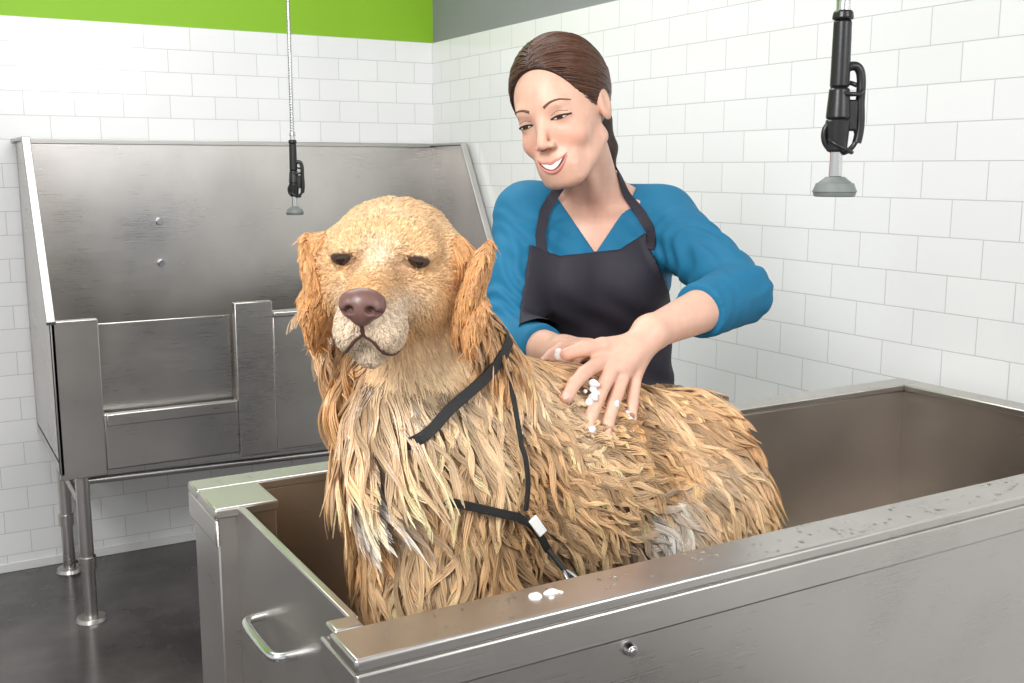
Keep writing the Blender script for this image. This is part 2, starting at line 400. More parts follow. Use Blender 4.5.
hd=lambda pr,k:D.u(tf(pr,HC,HR),k)
hd(el((0,-.035,.006),(.069,.080,.055)),.04)
hd(el((0,-.02,-.03),(.060,.065,.055)),.03)
for s in(-1,1):
    hd(el((s*.028,.018,.024),(.027,.024,.020)),.016)
    hd(el((s*.040,-.010,-.035),(.026,.048,.040)),.03)
hd(rc((0,.02,-.030),(0,.108,-.044),.036,.028),.025)
hd(rc((0,.040,-.006),(0,.120,-.024),.020,.017),.016)
for s in(-1,1): hd(el((s*.0185,.092,-.062),(.0180,.037,.025)),.010)
hd(rc((0,-.01,-.072),(0,.092,-.086),.028,.0165),.010)
EZ=.0065; EX=.0390
for s in(-1,1):
    an=math.radians(12); ca,sa=math.cos(an),math.sin(an)
    RE=np.array([[ca,0,s*sa],[0,1,0],[-s*sa,0,ca]],f32)
    D.sub(tf(el((s*EX,.062,EZ),(.017,.016,.013)),HC,HR),.014)
    hd(el((s*EX,.0375,EZ),(.0165,.0145,.0135)),.006)
    hd(rc((s*.020,.044,.0195),(s*.053,.030,.0155),.0085,.007),.010)
    D.sub(tf(el((s*EX,.058,EZ-.0030),(.0125,.013,.0049),RE),HC,HR),.002)
EARF=[]
for s in(-1,1):
    a=math.radians((16 if s>0 else 17)*s); Rm=np.array([[math.cos(a),0,math.sin(a)],[0,1,0],[-math.sin(a),0,math.cos(a)]],f32)
    ex=.080 if s>0 else .095
    e1=tf(el((s*ex,-.018,-.034),(.011,.048,.058),Rm),HC,HR); e2=tf(el((s*.068,-.026,-.001),(.024,.038,.023)),HC,HR)
    e3=tf(el((s*(ex+.005),.002,-.070),(.009,.031,.030),Rm),HC,HR)
    D.u(e2,.018);D.u(e1,.016);D.u(e3,.012); EARF+= [e1,e3,e2]
def ear_d(P):
    P=P.astype(f32); return np.minimum.reduce([e(P) for e in EARF])
def loc(P): return (P-HC)@HR
GOLD=np.array([.78,.44,.19]);CREAM=np.array([.94,.72,.47]);DARK=np.array([.48,.21,.07]);EAR=np.array([.66,.33,.125]);WHITE=np.array([.95,.92,.86])
def mixc(c,t,w): w=np.clip(w,0,1)[:,None]; return c*(1-w)+t*w
def dogcol(P):
    n=vnoise(P,22); c=np.tile(GOLD,(len(P),1))
    c=mixc(c,CREAM,.32+.45*n)
    c=mixc(c,DARK,.25*(vnoise(P,37,3)>.3))
    L=loc(P); hm=(L[:,1]>-.11)&(P[:,2]>1.12)&(np.abs(L[:,0])<.12)
    w=hm*np.clip((.10-np.linalg.norm(L-np.array([0,.03,.0]),axis=1))/.03,0,1); c=mixc(c,np.array([.84,.54,.28]),w*.8)
    w=hm*np.clip((L[:,1]-.03)/.04,0,1)*np.clip((-.016-L[:,2])/.02,0,1); c=mixc(c,np.array([.90,.72,.54]),w*.95)
    w=hm*np.clip((.03-np.linalg.norm((L-np.array([0,.055,.012]))*np.array([1,.6,1]),axis=1))/.02,0,1); c=mixc(c,np.array([.92,.74,.54]),w*.6)
    w=hm*(ear_d(P)<.004)*(np.abs(L[:,0])>.066); c=mixc(c,EAR,w*.9)
    for ct,r,k in(((.425,1.09,1.00),.032,.9),((.84,1.06,.86),.050,.85),((.80,1.06,.78),.06,.6),((.93,1.04,.76),.05,.5)):
        w=np.clip(1.4-np.linalg.norm(P-np.array(ct),axis=1)/r,0,1)*k; c=mixc(c,WHITE,w)
    for s in(-1,1):
        q=(L-np.array([s*EX,.052,EZ-.003]))/np.array([.0165,.02,.0078]); w=np.clip((1.12-np.linalg.norm(q,axis=1))*5,0,1); c=mixc(c,np.array([.06,.03,.02]),w)
        w=np.clip((.020-np.linalg.norm((L-np.array([s*.023,.055,-.004]))*np.array([1,.5,1]),axis=1))/.012,0,1)*hm; c=mixc(c,np.array([.52,.30,.16]),w*.5)
    return c
M_dog=vcol_mat('dog_coat',.6,bump=.6,scale=160)
M_fur=vcol_mat('wet_fur',.18,spec=.9)
M_face=vcol_mat('damp_short_fur',.32,spec=.5)
Vh,Qh=mesh_field(D,HC-np.array([.19,.19,.14]),HC+np.array([.19,.16,.12]),.0022)
make_mesh('head',Vh,Qh,M_dog,DOG,dogcol(Vh))
Vb,Qb=mesh_field(D,(.36,.96,.515),(1.25,1.36,1.12),.0055)
make_mesh('body',Vb,Qb,M_dog,DOG,dogcol(Vb)*.5)  # base colour darkened to paint shade into the gaps between locks
M_eye=simple('dog_eye',(.025,.010,.005),.05,coat=1)
M_nose=simple('dog_nose',(.16,.080,.068),.36,noise=.3,scale=120,bump=.5,dist=.001)
M_lip=simple('dog_lip',(.08,.035,.028),.4,noise=.2)
for s in(-1,1):
    bm=bmesh.new(); bmesh.ops.create_uvsphere(bm,u_segments=24,v_segments=16,radius=.0128)
    M=Matrix.Translation(Vector(HC+HR@np.array([s*EX,.0385,EZ-.001])))
    bmesh.ops.transform(bm,matrix=M,verts=bm.verts); fin(bm,'eye_'+('l' if s>0 else 'r'),M_eye,DOG,0,True)
NF=Fd(); NF.u(el((0,.134,-.026),(.0215,.014,.013)),.01); NF.u(el((0,.137,-.036),(.013,.012,.015)),.012)
for s in(-1,1):
    NF.u(el((s*.0135,.134,-.031),(.0095,.013,.0105)),.006)
for s in(-1,1): NF.sub(el((s*.0105,.149,-.033),(.0048,.009,.0040)),.003); NF.sub(el((s*.019,.143,-.036),(.0055,.006,.0020)),.003)
NF.sub(rc((0,.153,-.030),(0,.150,-.055),.0014,.0014),.002)
Vn,Qn=mesh_field(NF,(-.035,.11,-.06),(.035,.16,0),.0012)
make_mesh('nose_pad',Vn@HR.T+HC,Qn,M_nose,DOG)
for s in(-1,1):
    pts=[(0,.142,-.050),(0,.138,-.062),(s*.007,.134,-.072),(s*.018,.122,-.082),(s*.030,.098,-.087),(s*.037,.070,-.086),(s*.040,.050,-.080)]
    P=snap(D,catmull(np.array(pts)@HR.T+HC,5),.0008)
    curve('mouth_line_'+('l' if s>0 else 'r'),P,.0021,M_lip,DOG,kind='POLY',radii=list(np.linspace(.8,1.2,len(P))))
# -------- straps
M_strap=simple('black_nylon',(.012,.012,.012),.6,noise=.2,scale=300,bump=.4)
COL=[(.483,1.06,1.034),(.5185,1.06,1.062),(.5616,1.08,1.10),(.60,1.16,1.13),(.57,1.25,1.09),(.49,1.26,1.03),(.44,1.16,.995)]
offc=np.full(56,.002); offc[1:20]=.015; offc[0]=.010; offc[20]=.010
_,PC=ribbon('collar',COL,D,offc,.013,.003,M_strap,DOG,cyc=True)
PC=PC[1:18]
_,P1=ribbon('leash_strap',[(.585,1.075,1.095),(.592,1.06,1.05),(.598,1.06,.99),(.595,1.045,.944)],D,.016,.006,.003,M_strap,DOG)
_,P2=ribbon('chest_strap',[(.515,1.05,.975),(.56,1.045,.95),(.600,1.04,.931),(.643,1.03,.885)],D,.018,.010,.003,M_strap,DOG)
LE=[tuple(P2[-1]),(.665,1.005,.852),(.70,.95,.80),(.74,.93,.53)]
curve('leash_cord',LE,.0035,M_strap,DOG)
curve('leash_clasp',[(.655,1.015,.865),(.668,1.0,.856),(.672,.99,.846),(.664,.985,.842),(.656,.995,.85)],.0025,M_chrome,DOG,cyclic=True)
tg=snap(D,np.array([[.607,1.04,.927]]),.024)[0]
bm=bmesh.new(); add_box(bm,-.006,.006,-.002,.002,-.013,.013); bmesh.ops.transform(bm,matrix=Matrix.Translation(Vector(tg))@Matrix.Rotation(math.radians(-35),4,'Y'),verts=bm.verts)
fin(bm,'leash_tag',simple('white_plastic',(.85,.85,.83),.4),DOG,.001)
strapP=np.concatenate([PC,P1,P2])
def near(P,Qs,r=1):
    out=np.full(len(P),9.,f32)
    for q in Qs: out=np.minimum(out,np.linalg.norm(P-q,axis=1))
    return out
# hand joints (rfz) used to flatten the coat under the hand
WR=np.array([.187,1.405,1.119])
FING=[[(.119,1.352,1.092),(.0912,1.3067,1.083),(.078,1.288,1.073),(.0682,1.2737,1.0586)],
 [(.132,1.348,1.084),(.1107,1.3065,1.054),(.100,1.290,1.032),(.0926,1.2787,1.0127)],
 [(.1474,1.3566,1.076),(.1297,1.3174,1.040),(.122,1.303,1.019),(.1178,1.2933,1.0012)],
 [(.1640,1.3700,1.070),(.1573,1.345,1.034),(.155,1.335,1.016),(.1535,1.3291,1.0)]]
THUMB=[(.165,1.385,1.106),(.1180,1.357,1.109),(.0906,1.340,1.108),(.070,1.330,1.103)]
handW=W(np.array([j for f in FING for j in f]+THUMB+[tuple(WR)]+[(.15,1.375,1.09)]))
handR=W(np.array([(.11,1.46,1.083),(.08,1.50,1.07),(.085,1.43,1.08)]))
def tang(d,n): d=d-(d*n).sum(-1,keepdims=True)*n; return unit(d)
def locks(P,dirs,L,wd,ns,K,lift,amp,colf,bright=(.72,1.2),pen=.0015,droop=.25,lay=.004,rt=.72,curl=0,pw=.9):
    N=len(P); n=grad(D,P); d=tang(dirs,n); s=np.cross(n,d)
    t=np.linspace(0,1,K)[None,:,None]
    ph=rng.random((N,1,1))*6.28; fr=rng.uniform(.6,1.5,(N,1,1))
    am=(amp*rng.uniform(.3,1.3,N))[:,None,None]*L[:,None,None]
    cu=(rng.normal(0,1,N)*curl)[:,None,None]*L[:,None,None]
    C=P[:,None]+d[:,None]*L[:,None,None]*t+n[:,None]*(lift[:,None,None]*L[:,None,None]*np.sin(np.pi*np.clip(t,0,1)*.8))+s[:,None]*(am*t*np.sin(6.28*fr*t+ph)+cu*t*t)
    C[...,2]-=(L[:,None]*droop*t[...,0]**2)
    a=rng.random((N,ns))*6.28; r=np.sqrt(rng.random((N,ns)))*wd[:,None]
    off=(np.cos(a)*r)[...,None]*s[:,None]+(np.sin(a)*r*1.6)[...,None]*d[:,None]
    sh=1-.95*t**pw
    le=rng.uniform(.75,1.0,(N,ns))
    S=C[:,None]*1.0+off[:,:,None,:]*sh[:,None]
    S=S[:,:, :1]+(S-S[:,:,:1])*le[...,None,None]
    S=S.reshape(-1,K,3)
    Pf=S.reshape(-1,3)
    layer=np.repeat(rng.uniform(.2,1.6,N),ns*K)
    for _ in range(2):
        dd=D(Pf); tt=np.tile(np.linspace(0,1,K),len(S)); tgt=pen+lay*layer*np.sin(np.pi*.8*tt); bad=(dd<tgt)&(tt>.05)
        if bad.any():
            g=grad(D,Pf[bad]); Pf[bad]+=g*(tgt[bad]-dd[bad])[:,None]
    S=Pf.reshape(-1,K,3)
    c=colf(P); br=rng.uniform(bright[0],bright[1],(N,1)); c=c*br
    c=np.repeat(c,ns,0)*rng.uniform(.8,1.2,(N*ns,1))
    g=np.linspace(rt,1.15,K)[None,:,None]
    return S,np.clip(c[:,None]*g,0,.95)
def wbody(P):
    return ((P[:,2]>.60)).astype(float)*np.where(P[:,1]>1.24,.35,1.)*np.where(P[:,2]<.7,.5,1)
NL=4600
P=sample(Vb,Qb,NL,wbody)
L0=loc(P); P=P[~((L0[:,1]>-.05)&(P[:,2]>1.13))]; L0=loc(P); P=P[~((L0[:,1]>-.02)&(P[:,2]>1.09))]
dist=near(P,strapP); P=P[dist>.010]; dist=dist[dist>.010]
n=grad(D,P)
x=P[:,0]; z=P[:,2]
back=np.array([1.,0,0]); down=np.array([0,0,-1.])
front=np.clip((.62-x)/.12,0,1)
side=np.sign(P[:,1]-Y0)[:,None]*np.array([0,1.,0])
dirs=back*(.75*(1-front)[:,None])+down*(.55+.5*front[:,None]+1.0*np.clip((.92-z)/.12,0,1)[:,None])+side*.6*np.clip(n[:,2:3],0,1)
ang=.80*vnoise(P,13,1)+rng.normal(0,.14,len(P))
s=np.cross(n,unit(dirs)); dirs=unit(dirs)+s*np.tan(np.clip(ang,-1.1,1.1))[:,None]
L=rng.uniform(.050,.090,len(P))*(1+.30*front+.5*np.clip((.86-z)/.1,0,1))
L*=np.where(z<.70,.55,1.)
hn=np.minimum(near(P,handW),near(P,handR)); L*=np.clip(hn/.06,.25,1)
L*=np.where(dist<.035,.45,1.)
lift=rng.uniform(.02,.15,len(P))*np.clip(hn/.06,.1,1)*np.where(dist<.035,.3,1)
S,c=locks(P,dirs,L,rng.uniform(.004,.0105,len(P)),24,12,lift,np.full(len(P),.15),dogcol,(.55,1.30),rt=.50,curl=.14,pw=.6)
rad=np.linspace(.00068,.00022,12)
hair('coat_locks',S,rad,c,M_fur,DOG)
def wruff(P):
    L=loc(P); return ((L[:,1]<-.035)&(L[:,2]<-.050)&(ear_d(P)>.006)).astype(float)
P=sample(Vh,Qh,780,wruff); P=P[near(P,strapP)>.012]; P=P[loc(P)[:,1]<-.035]
sx=loc(P)[:,0]
dirs=down+rng.normal(0,.18,(len(P),3))+HR[:,0]*np.where(sx>.02,.65,0)[:,None]
L=rng.uniform(.040,.080,len(P))*np.where(sx>.03,1.15,1); L*=np.where(near(P,strapP)<.035,.45,1)
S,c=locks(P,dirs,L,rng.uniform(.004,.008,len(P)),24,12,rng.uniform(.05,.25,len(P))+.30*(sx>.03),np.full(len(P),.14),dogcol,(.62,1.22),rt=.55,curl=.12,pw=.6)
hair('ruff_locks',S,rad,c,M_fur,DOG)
# ears: flat flaps with short lying fur, wavy at the lower edge
P=sample(Vh,Qh,1900,lambda P:((ear_d(P)<.003)&(np.abs(loc(P)[:,0])>.064)).astype(float))
L0=loc(P); dl=np.stack([np.sign(L0[:,0])*.1,rng.normal(.05,.18,len(P)),-np.ones(len(P))],1)
dirs=dl@HR.T
L=rng.uniform(.009,.016,len(P))*np.where(L0[:,2]<-.065,1.6,1.)
S,c=locks(P,dirs,L,rng.uniform(.002,.0045,len(P)),14,6,rng.uniform(.0,.03,len(P)),np.full(len(P),.08),dogcol,(.85,1.12),.0006,.1,.001)
hair('ear_locks',S,np.linspace(.0005,.0002,6),c,M_face,DOG)
def wface(P):
    L=loc(P); nose=np.linalg.norm((L-np.array([0,.138,-.032]))/np.array([.024,.02,.018]),axis=1)>1
    ok=nose&(ear_d(P)>.002)&(P[:,2]>1.10)&((L[:,1]>-.045)|(L[:,2]>-.06))
    for s in(-1,1): ok&=np.linalg.norm((L-np.array([s*EX,.052,EZ-.003]))/np.array([.0170,.03,.0082]),axis=1)>1
    return ok.astype(float)
P=sample(Vh,Qh,11500,wface); L0=loc(P)
dl=np.zeros_like(P); dl[:,1]=-1
top=np.clip((L0[:,2]-.0)/.03,0,1); dl[:,2]+=.6*top*np.clip((L0[:,1]+.01)/.03,0,1); dl[:,2]-=1.1*np.clip((-L0[:,2]-.01)/.04,0,1)
dl[:,0]+=np.sign(L0[:,0])*.35
dl+=rng.normal(0,.12,P.shape)
dirs=dl@HR.T
mz=np.clip((L0[:,1]-.01)/.05,0,1)
crown=np.clip((L0[:,2]-.030)/.02,0,1)*np.clip((.03-L0[:,1])/.03,0,1)
L=(.0045*mz+(1-mz)*(.008+.008*np.clip((-.03-L0[:,1])/.04,0,1)+.014*np.clip((-L0[:,2]-.03)/.04,0,1)+.012*crown))*rng.uniform(.7,1.3,len(P))
S,c=locks(P,dirs,L,.0024+.0026*crown,7,4,rng.uniform(.0,.10,len(P))+.08*crown*rng.random(len(P)),np.full(len(P),.06),dogcol,(.82,1.1),.0004,.1,.0008)
hair('face_fur',S,np.linspace(.00042,.00016,4),c,M_face,DOG)

# =====================================================  WOMAN (built in her own r,f,z frame, then turned into the room)
WO=empty('woman')
HCw=np.array([.081,1.732,1.429]); HRw=frame(27,13,14)
SK=np.array([.76,.455,.335])
HDF=Fd()
def head_ops(A):
    h=A.u; 
    h(el((0,-.014,.032),(.068,.090,.080)),.02)
    h(el((0,.020,-.015),(.057,.064,.080)),.03)
    h(el((0,.030,-.070),(.042,.046,.036)),.025)
    h(el((0,.067,-.097),(.020,.017,.014)),.022)
    for s in(-1,1):
        h(el((s*.035,.052,-.034),(.021,.022,.019)),.018)
        h(rc((s*.050,-.004,-.055),(s*.024,.060,-.094),.012,.012),.022)
    h(rc((-.032,.069,.019),(.032,.069,.019),.009,.009),.015)
    for s in(-1,1):
        A.sub(el((s*.031,.092,-.002),(.017,.014,.011)),.014)
        h(el((s*.031,.066,-.002),(.0140,.0110,.0100)),.008)
    h(rc((0,.077,.004),(0,.102,-.034),.0062,.0082),.011)
    for s in(-1,1): h(el((s*.0105,.092,-.038),(.0068,.0085,.0058)),.006)
    h(el((0,.070,-.070),(.034,.020,.020)),.02)
    for s in(-1,1): A.sub(rc((s*.033,.092,-.052),(s*.036,.080,-.070),.003,.002),.008)
    for s in(-1,1): h(el((s*.070,-.010,-.006),(.008,.018,.028)),.006); A.sub(el((s*.079,-.004,-.004),(.005,.008,.014)),.004)
head_ops(HDF)
BT=Fd()   # torso, shared by skin / sweater / apron
def torso(A):
    A.u(el((.150,1.845,1.172),(.128,.082,.13)),.03)
    A.u(el((.162,1.90,1.02),(.112,.082,.15)),.06)
    A.u(el((.172,1.95,.87),(.148,.10,.12)),.05)
    A.u(rc((.156,1.845,1.272),(.028,1.825,1.260),.040,.042),.03)
    A.u(rc((.156,1.845,1.272),(.265,1.85,1.252),.040,.042),.03)
    A.u(el((.094,1.785,1.150),(.052,.046,.054)),.03)
    A.u(el((.203,1.79,1.150),(.052,.046,.054)),.03)
torso(BT)
NE=HCw+HRw@np.array([0,-.034,-.06])
SKF=Fd(); torso(SKF); SKF.u(rc(NE,(.150,1.842,1.265),.041,.049),.035); SKF.u(tf(HDF,HCw,HRw),.010)
SKF.u(rc((.135,1.79,1.268),(.05,1.80,1.285),.008,.007),.015); SKF.u(rc((.165,1.79,1.268),(.25,1.81,1.285),.008,.007),.015)
SKF.u(rc((.118,1.725,1.345),(.148,1.79,1.270),.008,.007),.018)
def skincol(P):
    c=np.tile(SK,(len(P),1)); L=(P-HCw)@HRw
    for s in(-1,1):
        w=1.3-np.linalg.norm((L-np.array([s*.038,.07,-.035]))/.024,axis=1); c=mixc(c,np.array([.80,.34,.26]),w*.42)
    w=1.3-np.linalg.norm((L-np.array([0,.108,-.04]))/.014,axis=1); c=mixc(c,np.array([.78,.36,.28]),w*.3)
    w=np.clip((P[:,2]-1.15)/.05,0,1)*(P[:,2]<1.30)*.25; c=mixc(c,np.array([.72,.37,.27]),w)
    for s in(-1,1):
        w=1.2-np.linalg.norm((L-np.array([s*.031,.075,.0]))/np.array([.017,.02,.010]),axis=1); c=mixc(c,np.array([.58,.30,.22]),w*.5)
    return c*(1+.05*vnoise(P,140,2)+.03*vnoise(P,420,5))[:,None]
M_skin=vcol_mat('skin',.42,sss=.2,bump=.3,scale=300)
V,Q=mesh_field(SKF,(-.06,1.58,1.12),(.32,1.95,1.57),.0021)
make_mesh('head_and_neck',W(V),Q,M_skin,WO,skincol(V))
# face details, projected straight back onto the face
hl=lambda p:np.asarray(p,float)@HRw.T+HCw
def proj(L,off=0):
    L=np.array(L,float).copy(); L[:,1]=.125
    for _ in range(40):
        L[:,1]-=np.clip(SKF(hl(L)),-.01,.02)*.8
    L[:,1]+=off; return L
def facepath(pts,off,n=6): return W(hl(proj(catmull(pts,n),off)))
M_lips=simple('lips',(.62,.25,.21),.35,noise=.1,scale=200); M_teeth=simple('teeth',(.88,.86,.80),.2); M_brow=simple('eyebrow_hair',(.15,.075,.04),.7,noise=.3,scale=500); M_lash=simple('eyelash',(.02,.012,.01),.6)
M_mouth=simple('mouth_inside',(.16,.03,.025),.5)
M_ew=simple('eye_white',(.80,.78,.75),.15); M_iris=simple('iris',(.06,.035,.02),.1)
xs=np.linspace(-1,1,13); hw=.0265
upl=lambda x:-.0665+.0080*x*x-.0010*math.cos(x*9)*(abs(x)<.5)
lol=lambda x:-.0780+.0190*x*x
curve('upper_lip',facepath([(x*hw,0,upl(x)+.0015) for x in xs],.0002,3),.0024,M_lips,WO,kind='POLY',radii=[max(.3,1-.65*abs(t)**2) for t in np.linspace(-1,1,37)])
curve('lower_lip',facepath([(x*hw,0,lol(x)-.0018) for x in xs],.0002,3),.0031,M_lips,WO,kind='POLY',radii=[max(.25,1-.7*abs(t)**2) for t in np.linspace(-1,1,37)])
def strip(name,up,lo,half,off,m,nk=5,x0=0):
    rows=[]
    for k in np.linspace(0,1,nk):
        rows.append(proj([(x0+x*half,0,(1-k)*up(x)+k*lo(x)) for x in xs],off))
    V=W(hl(np.concatenate(rows))); Q=[[i*13+j,i*13+j+1,(i+1)*13+j+1,(i+1)*13+j] for i in range(nk-1) for j in range(12)]
    return make_mesh(name,V,np.array(Q),m,WO)
strip('mouth_gap',upl,lol,hw*.96,.0004,M_mouth)
strip('teeth',upl,lambda x:upl(x)*.22+lol(x)*.78,hw*.82,.0009,M_teeth)
for s in(-1,1):
    nm='r' if s>0 else 'l'
    curve('eyebrow_'+nm,facepath([(s*.013,0,.0185),(s*.025,0,.0235),(s*.039,0,.0235),(s*.049,0,.017)],.0),.0021,M_brow,WO,kind='POLY',radii=list(np.linspace(1.1,.4,19)))
    cx=s*.031
    lid=lambda x:-.0026+.0024*(1-x*x)
    low=lambda x:-.0026-.0024*(1-x*x)
    strip('eye_white_'+nm,lid,low,.0130,.0006,M_ew,x0=cx)
    strip('iris_'+nm,lambda x:lid(x*.38),lambda x:low(x*.38)+.0001,.0052,.0010,M_iris,x0=cx)
    curve('eyelashes_'+nm,facepath([(cx+s*x*.0145,0,lid(x)+.0004) for x in(-1,-.5,0,.5,1.08)],.0012),.0014,M_lash,WO,kind='POLY')
    curve('lower_lid_'+nm,facepath([(cx+s*x*.0135,0,low(x)-.0002) for x in(-1,-.5,0,.5,1)],.0004),.0006,M_brow,WO,kind='POLY')
    curve('lid_crease_'+nm,facepath([(s*.018,0,.0035),(s*.030,0,.0075),(s*.044,0,.0035)],-.0001),.0005,M_brow,WO,kind='POLY')
    curve('nostril_'+nm,facepath([(s*.004,0,-.0435),(s*.0085,0,-.0430)],-.0006,3),.0014,M_mouth,WO,kind='POLY')
# hair cap
HF=Fd(); HF.u(el((0,-.019,.035),(.0760,.0970,.0870)),.02)
HF.u(el((0,-.098,.0),(.028,.028,.028)),.03)
hb=[(0,-.118,-.005),(0,-.133,-.04),(.0,-.13,-.09),(.0,-.12,-.13)]
for a,b,r1,r2 in zip(hb[:-1],hb[1:],(.016,.018,.015),(.018,.015,.006)): HF.u(rc(a,b,r1,r2),.012)
def hcut(P):
    d=HF(P); y=P[:,1];z=P[:,2]; xx=np.abs(P[:,0]-.006)
    cut=(y-(.031+(z-.03)*.64)-.014*np.clip(xx/.06,0,1.2)**2)*.8
    cut2=np.where(y>-.10,(-.040-z)*.9,-1.)
    return np.maximum(np.maximum(d,cut),cut2).astype(f32)
V,Q=mesh_field(hcut,(-.1,-.17,-.15),(.1,.10,.14),.0022)
M_hairbase=simple('hair_base',(.035,.014,.007),.5,noise=.4,scale=60)
make_mesh('hair_cap',W(V@HRw.T+HCw),Q,M_hairbase,WO)
M_hair=vcol_mat('brown_hair',.34,spec=.55)
P=sample(V,Q,6500,lambda P:(P[:,1]>-.11).astype(float)*(P[:,2]>-.04)*(np.abs(HF(P))<.0015))
K=14; t=np.linspace(0,1,K)[None,:,None]
tgt=np.array([0,-.118,-.002]); part=.006
sdv=np.sign(P[:,0]-part)[:,None]
mid=P*.55+tgt*.45+np.concatenate([sdv*.022,np.zeros((len(P),1)),-np.full((len(P),1),.012)],1)
tl=np.minimum(1,.09/np.linalg.norm(tgt-P,axis=1))[:,None,None]
u=t*tl
S=P[:,None]*(1-u)**2+2*mid[:,None]*u*(1-u)+tgt*u*u; Pf=S.reshape(-1,3)
for _ in range(3):
    Pf-=grad(HF,Pf)*(HF(Pf)-.0012)[:,None]
S=Pf.reshape(-1,K,3)+rng.normal(0,.0005,(len(P),1,3))
HCOL=np.array([.075,.030,.015])
c=np.broadcast_to(HCOL*rng.uniform(.5,1.9,(len(P),1))[:,None],(len(P),K,3))
hair('hair_strands',W((S.reshape(-1,3))@HRw.T+HCw).reshape(-1,K,3),np.linspace(.0007,.0004,K),c,M_hair,WO)
# ---- sweater
elL=np.array([.350,1.60,1.150]); shL=np.array([.262,1.845,1.250]); shR=np.array([.028,1.82,1.256]); elR=np.array([-.008,1.70,1.062]); wrR=np.array([.078,1.525,1.065])
dL=nrm(WR-elL); cuffL=elL+dL*.120; dR=nrm(wrR-elR); cuffR=elR+dR*.12
SW=Fd(); torso(SW)
SW.u(rc(shL,elL,.049,.041),.035); SW.u(cap(rc(elL,WR,.042,.028),cuffL,dL),.008)
SW.u(rc(shR,elR,.050,.042),.035); SW.u(cap(rc(elR,wrR,.042,.028),cuffR,dR),.008)
def sweater(P):
    P=P.astype(f32); d=SW(P)-.006
    r,f_,z=P[:,0],P[:,1],P[:,2]
    a=(P-elL)@nrm(shL-elL).astype(f32); nearL=np.exp(-(np.linalg.norm(P-(elL+.3*(shL-elL)),axis=1)/.11)**2)
    d=d+.0038*np.sin(a*135+6*np.sin(r*40)+3*np.sin(z*60))*nearL
    nearc=np.exp(-(np.linalg.norm(P-cuffL,axis=1)/.05)**2); d=d+.0016*np.sin(((P-elL)@dL.astype(f32))*230+120*z)*nearc
    a2=(P-elR)@nrm(shR-elR).astype(f32); nearR=np.exp(-(np.linalg.norm(P-(elR+.35*(shR-elR)),axis=1)/.11)**2); d=d+.0036*np.sin(a2*125+5*np.sin(r*50)+3*np.sin(z*50))*nearR
    arm=np.exp(-(np.linalg.norm(P-np.array([.25,1.79,1.19],f32),axis=1)/.06)**2)+np.exp(-(np.linalg.norm(P-np.array([.035,1.77,1.19],f32),axis=1)/.06)**2)
    d=d+.0040*np.sin((r*.7+z)*160)*arm
    v=(z-1.198-1.45*np.abs(r-.140))/1.76-np.clip(f_-1.85,0,.2)*1.2
    return np.maximum(d,np.maximum(v*.9,.80-z)).astype(f32)
M_sw=simple('teal_knit',(.003,.145,.28),.75,noise=.12,scale=30,bump=.35,dist=.001)
V,Q=mesh_field(sweater,(-.12,1.44,.78),(.46,2.1,1.36),.0036)
make_mesh('sweater',W(V),Q,M_sw,WO)
# ---- apron
LEG=Fd(); torso(LEG)
for a in(.10,.245):
    LEG.u(rc((a,1.955,.84),(a,1.965,.48),.085,.06),.03); LEG.u(rc((a,1.965,.48),(a,1.99,.10),.058,.038),.02)
def apron(P):
    P=P.astype(f32); d=np.minimum(LEG(P)-.013,SW(P)-.0105)
    r,f_,z=P[:,0],P[:,1],P[:,2]
    d=d+.0032*np.sin(r*75+z*45+2*np.sin(z*40))*np.clip((1.16-z)/.1,0,1)-.0032*np.clip((1.16-z)/.1,0,1)
    lo_=.028-.16*np.clip(1.205-z,0,.12)-.20*np.clip(1.03-z,0,.5); hi_=.226+.50*np.clip(1.215-z,0,.15)+.1*np.clip(1.06-z,0,.5)
    bib=np.maximum(lo_-r,r-hi_)*.9
    topz=z-(1.200+.10*(r-.13)+.5*np.clip(np.abs(r-.130)-.05,0,1))
    fr=f_-(1.86+.25*(1.17-z))
    return np.maximum.reduce([d,bib,topz*.9,fr,.52-z]).astype(f32)
M_ap=simple('black_apron',(.020,.017,.028),.7,noise=.15,scale=15,bump=.3,dist=.001)
V,Q=mesh_field(apron,(-.05,1.60,.5),(.40,2.05,1.27),.0036)
make_mesh('apron',W(V),Q,M_ap,WO)
BTS=lambda P:np.minimum(SKF(P),sweater(P))
def rib2(name,pts):
    P=catmull(pts,8); P=snap(BTS,P,.003); G=grad(BTS,P,.005)
    for _ in range(3):
        P[1:-1]=(P[:-2]+2*P[1:-1]+P[2:])/4; dd=BTS(P); P+=G*np.clip(.003-dd,0,.01)[:,None]
    Tg=unit(np.gradient(P,axis=0)); S=unit(np.cross(Tg,G)); w=.0085
    for _ in range(4): S[1:-1]=unit(S[:-2]+S[1:-1]+S[2:])
    R=np.stack([P+S*w+G*.001,P-S*w+G*.001,P-S*w-G*.001,P+S*w-G*.001],1).reshape(-1,3); n=len(P)
    Q=[[i*4+k,i*4+(k+1)%4,(i+1)*4+(k+1)%4,(i+1)*4+k] for i in range(n-1) for k in range(4)]
    make_mesh(name,W(R),np.array(Q),M_ap,WO,smooth=False)
rib2('apron_strap_r',[(.048,1.72,1.190),(.056,1.73,1.25),(.072,1.755,1.30),(.098,1.80,1.335),(.135,1.87,1.35)])
rib2('apron_strap_l',[(.224,1.74,1.210),(.217,1.75,1.26),(.202,1.78,1.305),(.188,1.81,1.345),(.16,1.87,1.36)])
